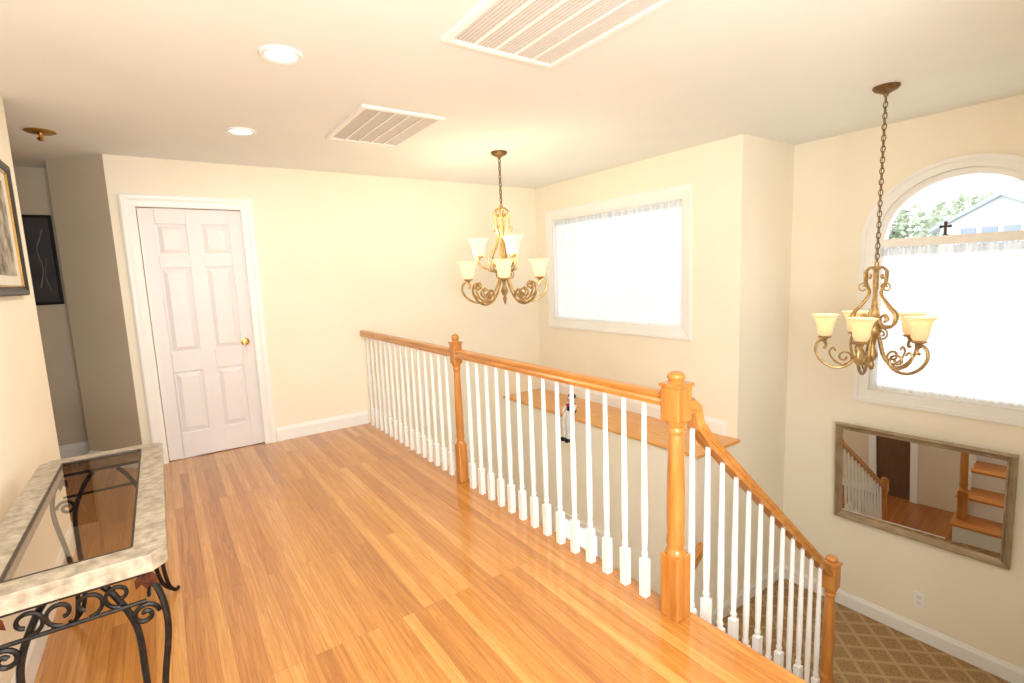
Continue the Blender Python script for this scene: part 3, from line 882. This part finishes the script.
# ---------------------------------------------------------------- pictures
PF = [(0,0),(0,.02),(.006,.026),(.02,.026),(.034,.018),(.038,.012),(.038,0)]
pc = thing('framed_picture', 'black framed print with white mat on the left wall above the table', 'picture', (L, 3.0, 1.40))
py0, py1, pz0, pz1 = 2.64, 3.40, 1.40, 2.01
b = MB(); b.frame((L+.002,0,0), (0,1,0), (0,0,1), (1,0,0), py0, py1, pz0, pz1, PF); b.build('frame', M['black'], pc)
b = MB(); b.frame((L+.002,0,0), (0,1,0), (0,0,1), (1,0,0), py0+.038, py1-.038, pz0+.038, pz1-.038, [(0,0),(0,.016),(.008,.014),(.008,0)]); b.build('gold_fillet', M['brass'], pc)
MB().box(L+.002, L+.009, py0+.044, py1-.044, pz0+.044, pz1-.044).build('mat_board', M['mat'], pc)
MB().box(L+.009, L+.011, py0+.12, py1-.12, pz0+.09, pz1-.09).build('print', M['print'], pc)
pc = thing('framed_picture', 'tall dark charcoal picture at the end of the side corridor', 'picture', (-.735, 5.6, 1.31))
b = MB(); b.frame((0,5.597,0), (1,0,0), (0,0,1), (0,-1,0), -.86, -.632, 1.31, 2.03, [(0,0),(0,.02),(.012,.024),(.022,.018),(.022,0)]); b.build('frame', M['black'], pc)
MB().box(-.845, -.647, 5.588, 5.595, 1.325, 2.015).build('drawing', M['darkprint'], pc)
b = MB(); b.tube(spl([(-.76,5.586,1.45),(-.73,5.586,1.6),(-.75,5.586,1.75),(-.72,5.586,1.85),(-.70,5.586,1.92)], 6), .004, 5); b.tube(spl([(-.70,5.586,1.42),(-.72,5.586,1.55),(-.70,5.586,1.68)], 6), .003, 5)
b.build('chalk_figure', M['line'], pc, smooth=True)

# ---------------------------------------------------------------- doll sitting on the ledge
DXc, DYc = XLG+.0, 3.69
dl = thing('clown_doll', 'small black and white cloth doll sitting on the oak ledge edge', 'doll', (DXc, DYc, 0))
vs = [(0,0,.03),(0,0,.075),(0,0,.115),(0,0,.14),(-.06,.028,.025),(-.075,.03,-.09),(-.07,.032,-.2),(-.1,.034,-.225),
      (-.06,-.028,.025),(-.075,-.03,-.09),(-.07,-.032,-.2),(-.1,-.034,-.225),(-.005,.05,.11),(-.035,.066,.06),(-.07,.055,.03),(-.005,-.05,.11),(-.035,-.066,.06),(-.07,-.055,.03)]
es = [(0,1),(1,2),(2,3),(0,4),(4,5),(5,6),(6,7),(0,8),(8,9),(9,10),(10,11),(2,12),(12,13),(13,14),(2,15),(15,16),(16,17)]
rad = [.036,.038,.036,.016,.027,.023,.02,.02,.027,.023,.02,.02,.02,.017,.015,.02,.017,.015]
me = bpy.data.meshes.new('body'); me.from_pydata(vs, es, []); me.materials.append(M['dollwhite'])
bo = bpy.data.objects.new('body', me); COL.objects.link(bo); bo.parent = dl
sk = bo.modifiers.new('skin', 'SKIN')
for i, r_ in enumerate(rad): me.skin_vertices[0].data[i].radius = (r_, r_)
me.skin_vertices[0].data[0].use_root = True
bo.modifiers.new('sub', 'SUBSURF').render_levels = 2
def ball(mb, c_, rx, ry, rz, n=14):
    seg = 16; vs = []; fs = []
    for i in range(n+1):
        a_ = -PI/2+PI*i/n
        for k_ in range(seg):
            t = 2*PI*k_/seg
            vs.append((c_[0]+rx*math.cos(a_)*math.cos(t), c_[1]+ry*math.cos(a_)*math.sin(t), c_[2]+rz*math.sin(a_)))
    for i in range(n):
        for k_ in range(seg):
            k2 = (k_+1) % seg
            fs.append((i*seg+k_, i*seg+k2, (i+1)*seg+k2, (i+1)*seg+k_))
    mb.add(vs, fs)
b = MB(); ball(b, (DXc,DYc,.172), .038,.038,.042); hd = b.build('head', M['dollwhite'], dl, smooth=True)
b = MB(); ball(b, (DXc+.008,DYc,.194), .038,.042,.032); b.build('hair', M['dollblack'], hd, smooth=True)
b = MB()
for s in (-1, 1): ball(b, (DXc-.035,DYc+s*.014,.176), .005,.006,.007, 6)
b.build('eyes', M['dollblack'], hd, smooth=True)
b = MB(); ball(b, (DXc-.038,DYc,.166), .007,.007,.007, 6); b.tube(spl([(DXc-.032,DYc-.013,.155),(DXc-.036,DYc,.15),(DXc-.032,DYc+.013,.155)], 4), .003, 5); b.build('nose_and_mouth', M['dollred'], hd, smooth=True)
b = MB(); b.lathe([(.018,.13),(.044,.12),(.047,.075),(.047,.04),(.036,.03)], (DXc,DYc,0), 18); b.build('waistcoat', M['dollblack'], dl, smooth=True)
b = MB()
for s in (-1, 1): ball(b, (DXc-.047,DYc+s*.014,.118), .007,.016,.012, 6)
b.build('bow_tie', M['dollred'], dl, smooth=True)
for s in (-1, 1):
    b = MB(); ball(b, (DXc-.09,DYc+s*.033,-.225), .036,.026,.024); b.build('shoe', M['dollblack'], dl, smooth=True)

# ---------------------------------------------------------------- outdoors
b = MB().box(7, 120, -60, 90, -3.6, -3.4); struct('ground', b, M['lawn'])
hs = thing('house', 'white gabled house seen through the half round window', 'house', (38, 8.0, -3.4))
b = MB(); b.box(38, 46, 5.2, 10.4, -3.4, 3.1); b.prism([(5.2,3.1),(10.4,3.1),(7.8,4.6)], 38, 46, 'x'); b.build('wall', M['siding'], hs)
b = MB(); b.prism([(4.8,2.9),(7.8,4.62),(10.8,2.9),(10.8,3.1),(7.8,4.85),(4.8,3.1)], 37.6, 46.2, 'x'); b.build('roof', M['roof'], hs)
for yy in (6.4, 7.3, 8.2, 9.1):
    MB().box(37.9, 38.02, yy-.32, yy+.32, 1.9, 3.0).build('window', M['winglass'], hs)
def tree(x, y, h, r_, label):
    t = thing('tree', label, 'tree', (x, y, -3.4), 'trees beyond the arched window')
    b_ = MB(); b_.tube([(x,y,-3.4),(x+.1,y,-3.4+h*.5),(x,y+.1,-3.4+h*.8)], [.3,.2,.08], 8); b_.build('trunk', M['bark'], t, smooth=True)
    c_ = MB()
    for q in range(1000):
        d_ = Vector((random.gauss(0,1),random.gauss(0,1),random.gauss(0,1))).normalized()*(random.random()**.4)
        p = Vector((x,y,-3.4+h*.66))+Vector((d_.x*r_,d_.y*r_,d_.z*h*.36))
        u_ = Vector((random.gauss(0,1),random.gauss(0,1),random.gauss(0,1))).normalized()*.28
        w_ = u_.cross(Vector((random.gauss(0,1),random.gauss(0,1),random.gauss(0,1)))).normalized()*.2
        c_.add([p-u_,p+w_,p+u_,p-w_],[(0,1,2,3)])
    c_.build('crown', M['leaf'], t)
tree(44, 14.6, 8.6, 2.8, 'leafy tree left of the white house beyond the arched window')
tree(54, 13.0, 9.8, 3.2, 'leafy tree rising behind the white house roof outside')

# ---------------------------------------------------------------- light
wd = bpy.data.worlds.new('sky'); S.world = wd; wd.use_nodes = True
bg = wd.node_tree.nodes['Background']; bg.inputs[0].default_value = (.94,.97,1,1); bg.inputs[1].default_value = 2.3
def area(name, loc, aim, sx, energy, col):
    ld = bpy.data.lights.new(name, 'AREA'); ld.size = sx; ld.energy = energy; ld.color = col
    o_ = bpy.data.objects.new(name, ld); COL.objects.link(o_); o_.location = loc
    o_.rotation_euler = (Vector(aim)-Vector(loc)).to_track_quat('-Z', 'Y').to_euler(); return o_
area('camera_fill_light', (.2,-.45,2.2), (3.0,2.7,1.4), .7, 38, (1,.96,.9))  # added soft fill, unseen behind the camera
area('bounce_light', (.2,-.9,1.2), (1.1,1.9,2.4), 1.0, 92, (1,.985,.96))
ld = bpy.data.lights.new('foyer', 'POINT'); ld.energy = 14; ld.color = (1,.94,.85); ld.shadow_soft_size = .15
o = bpy.data.objects.new('foyer_fill_light', ld); COL.objects.link(o); o.location = (1.5, 3.4, -1.3)  # added, unseen fill that brightens the lower level

# ---------------------------------------------------------------- camera
a_, p_, r_ = .6057, .1312, -.0393
F = Vector((math.sin(a_)*math.cos(p_), math.cos(a_)*math.cos(p_), -math.sin(p_)))
R0 = Vector((math.cos(a_), -math.sin(a_), 0)); U0 = R0.cross(F)
R = math.cos(r_)*R0+math.sin(r_)*U0; U = -math.sin(r_)*R0+math.cos(r_)*U0
cam = bpy.data.cameras.new('camera'); co = bpy.data.objects.new('camera', cam); COL.objects.link(co)
B = -F
co.matrix_world = Matrix(((R.x,U.x,B.x,0),(R.y,U.y,B.y,0),(R.z,U.z,B.z,1.4077),(0,0,0,1)))
cam.sensor_width = 36; cam.lens = 506.87/1024*36; cam.clip_start = .05; cam.clip_end = 300
S.camera = co
S.view_settings.view_transform = 'Standard'
S.view_settings.look = 'None'
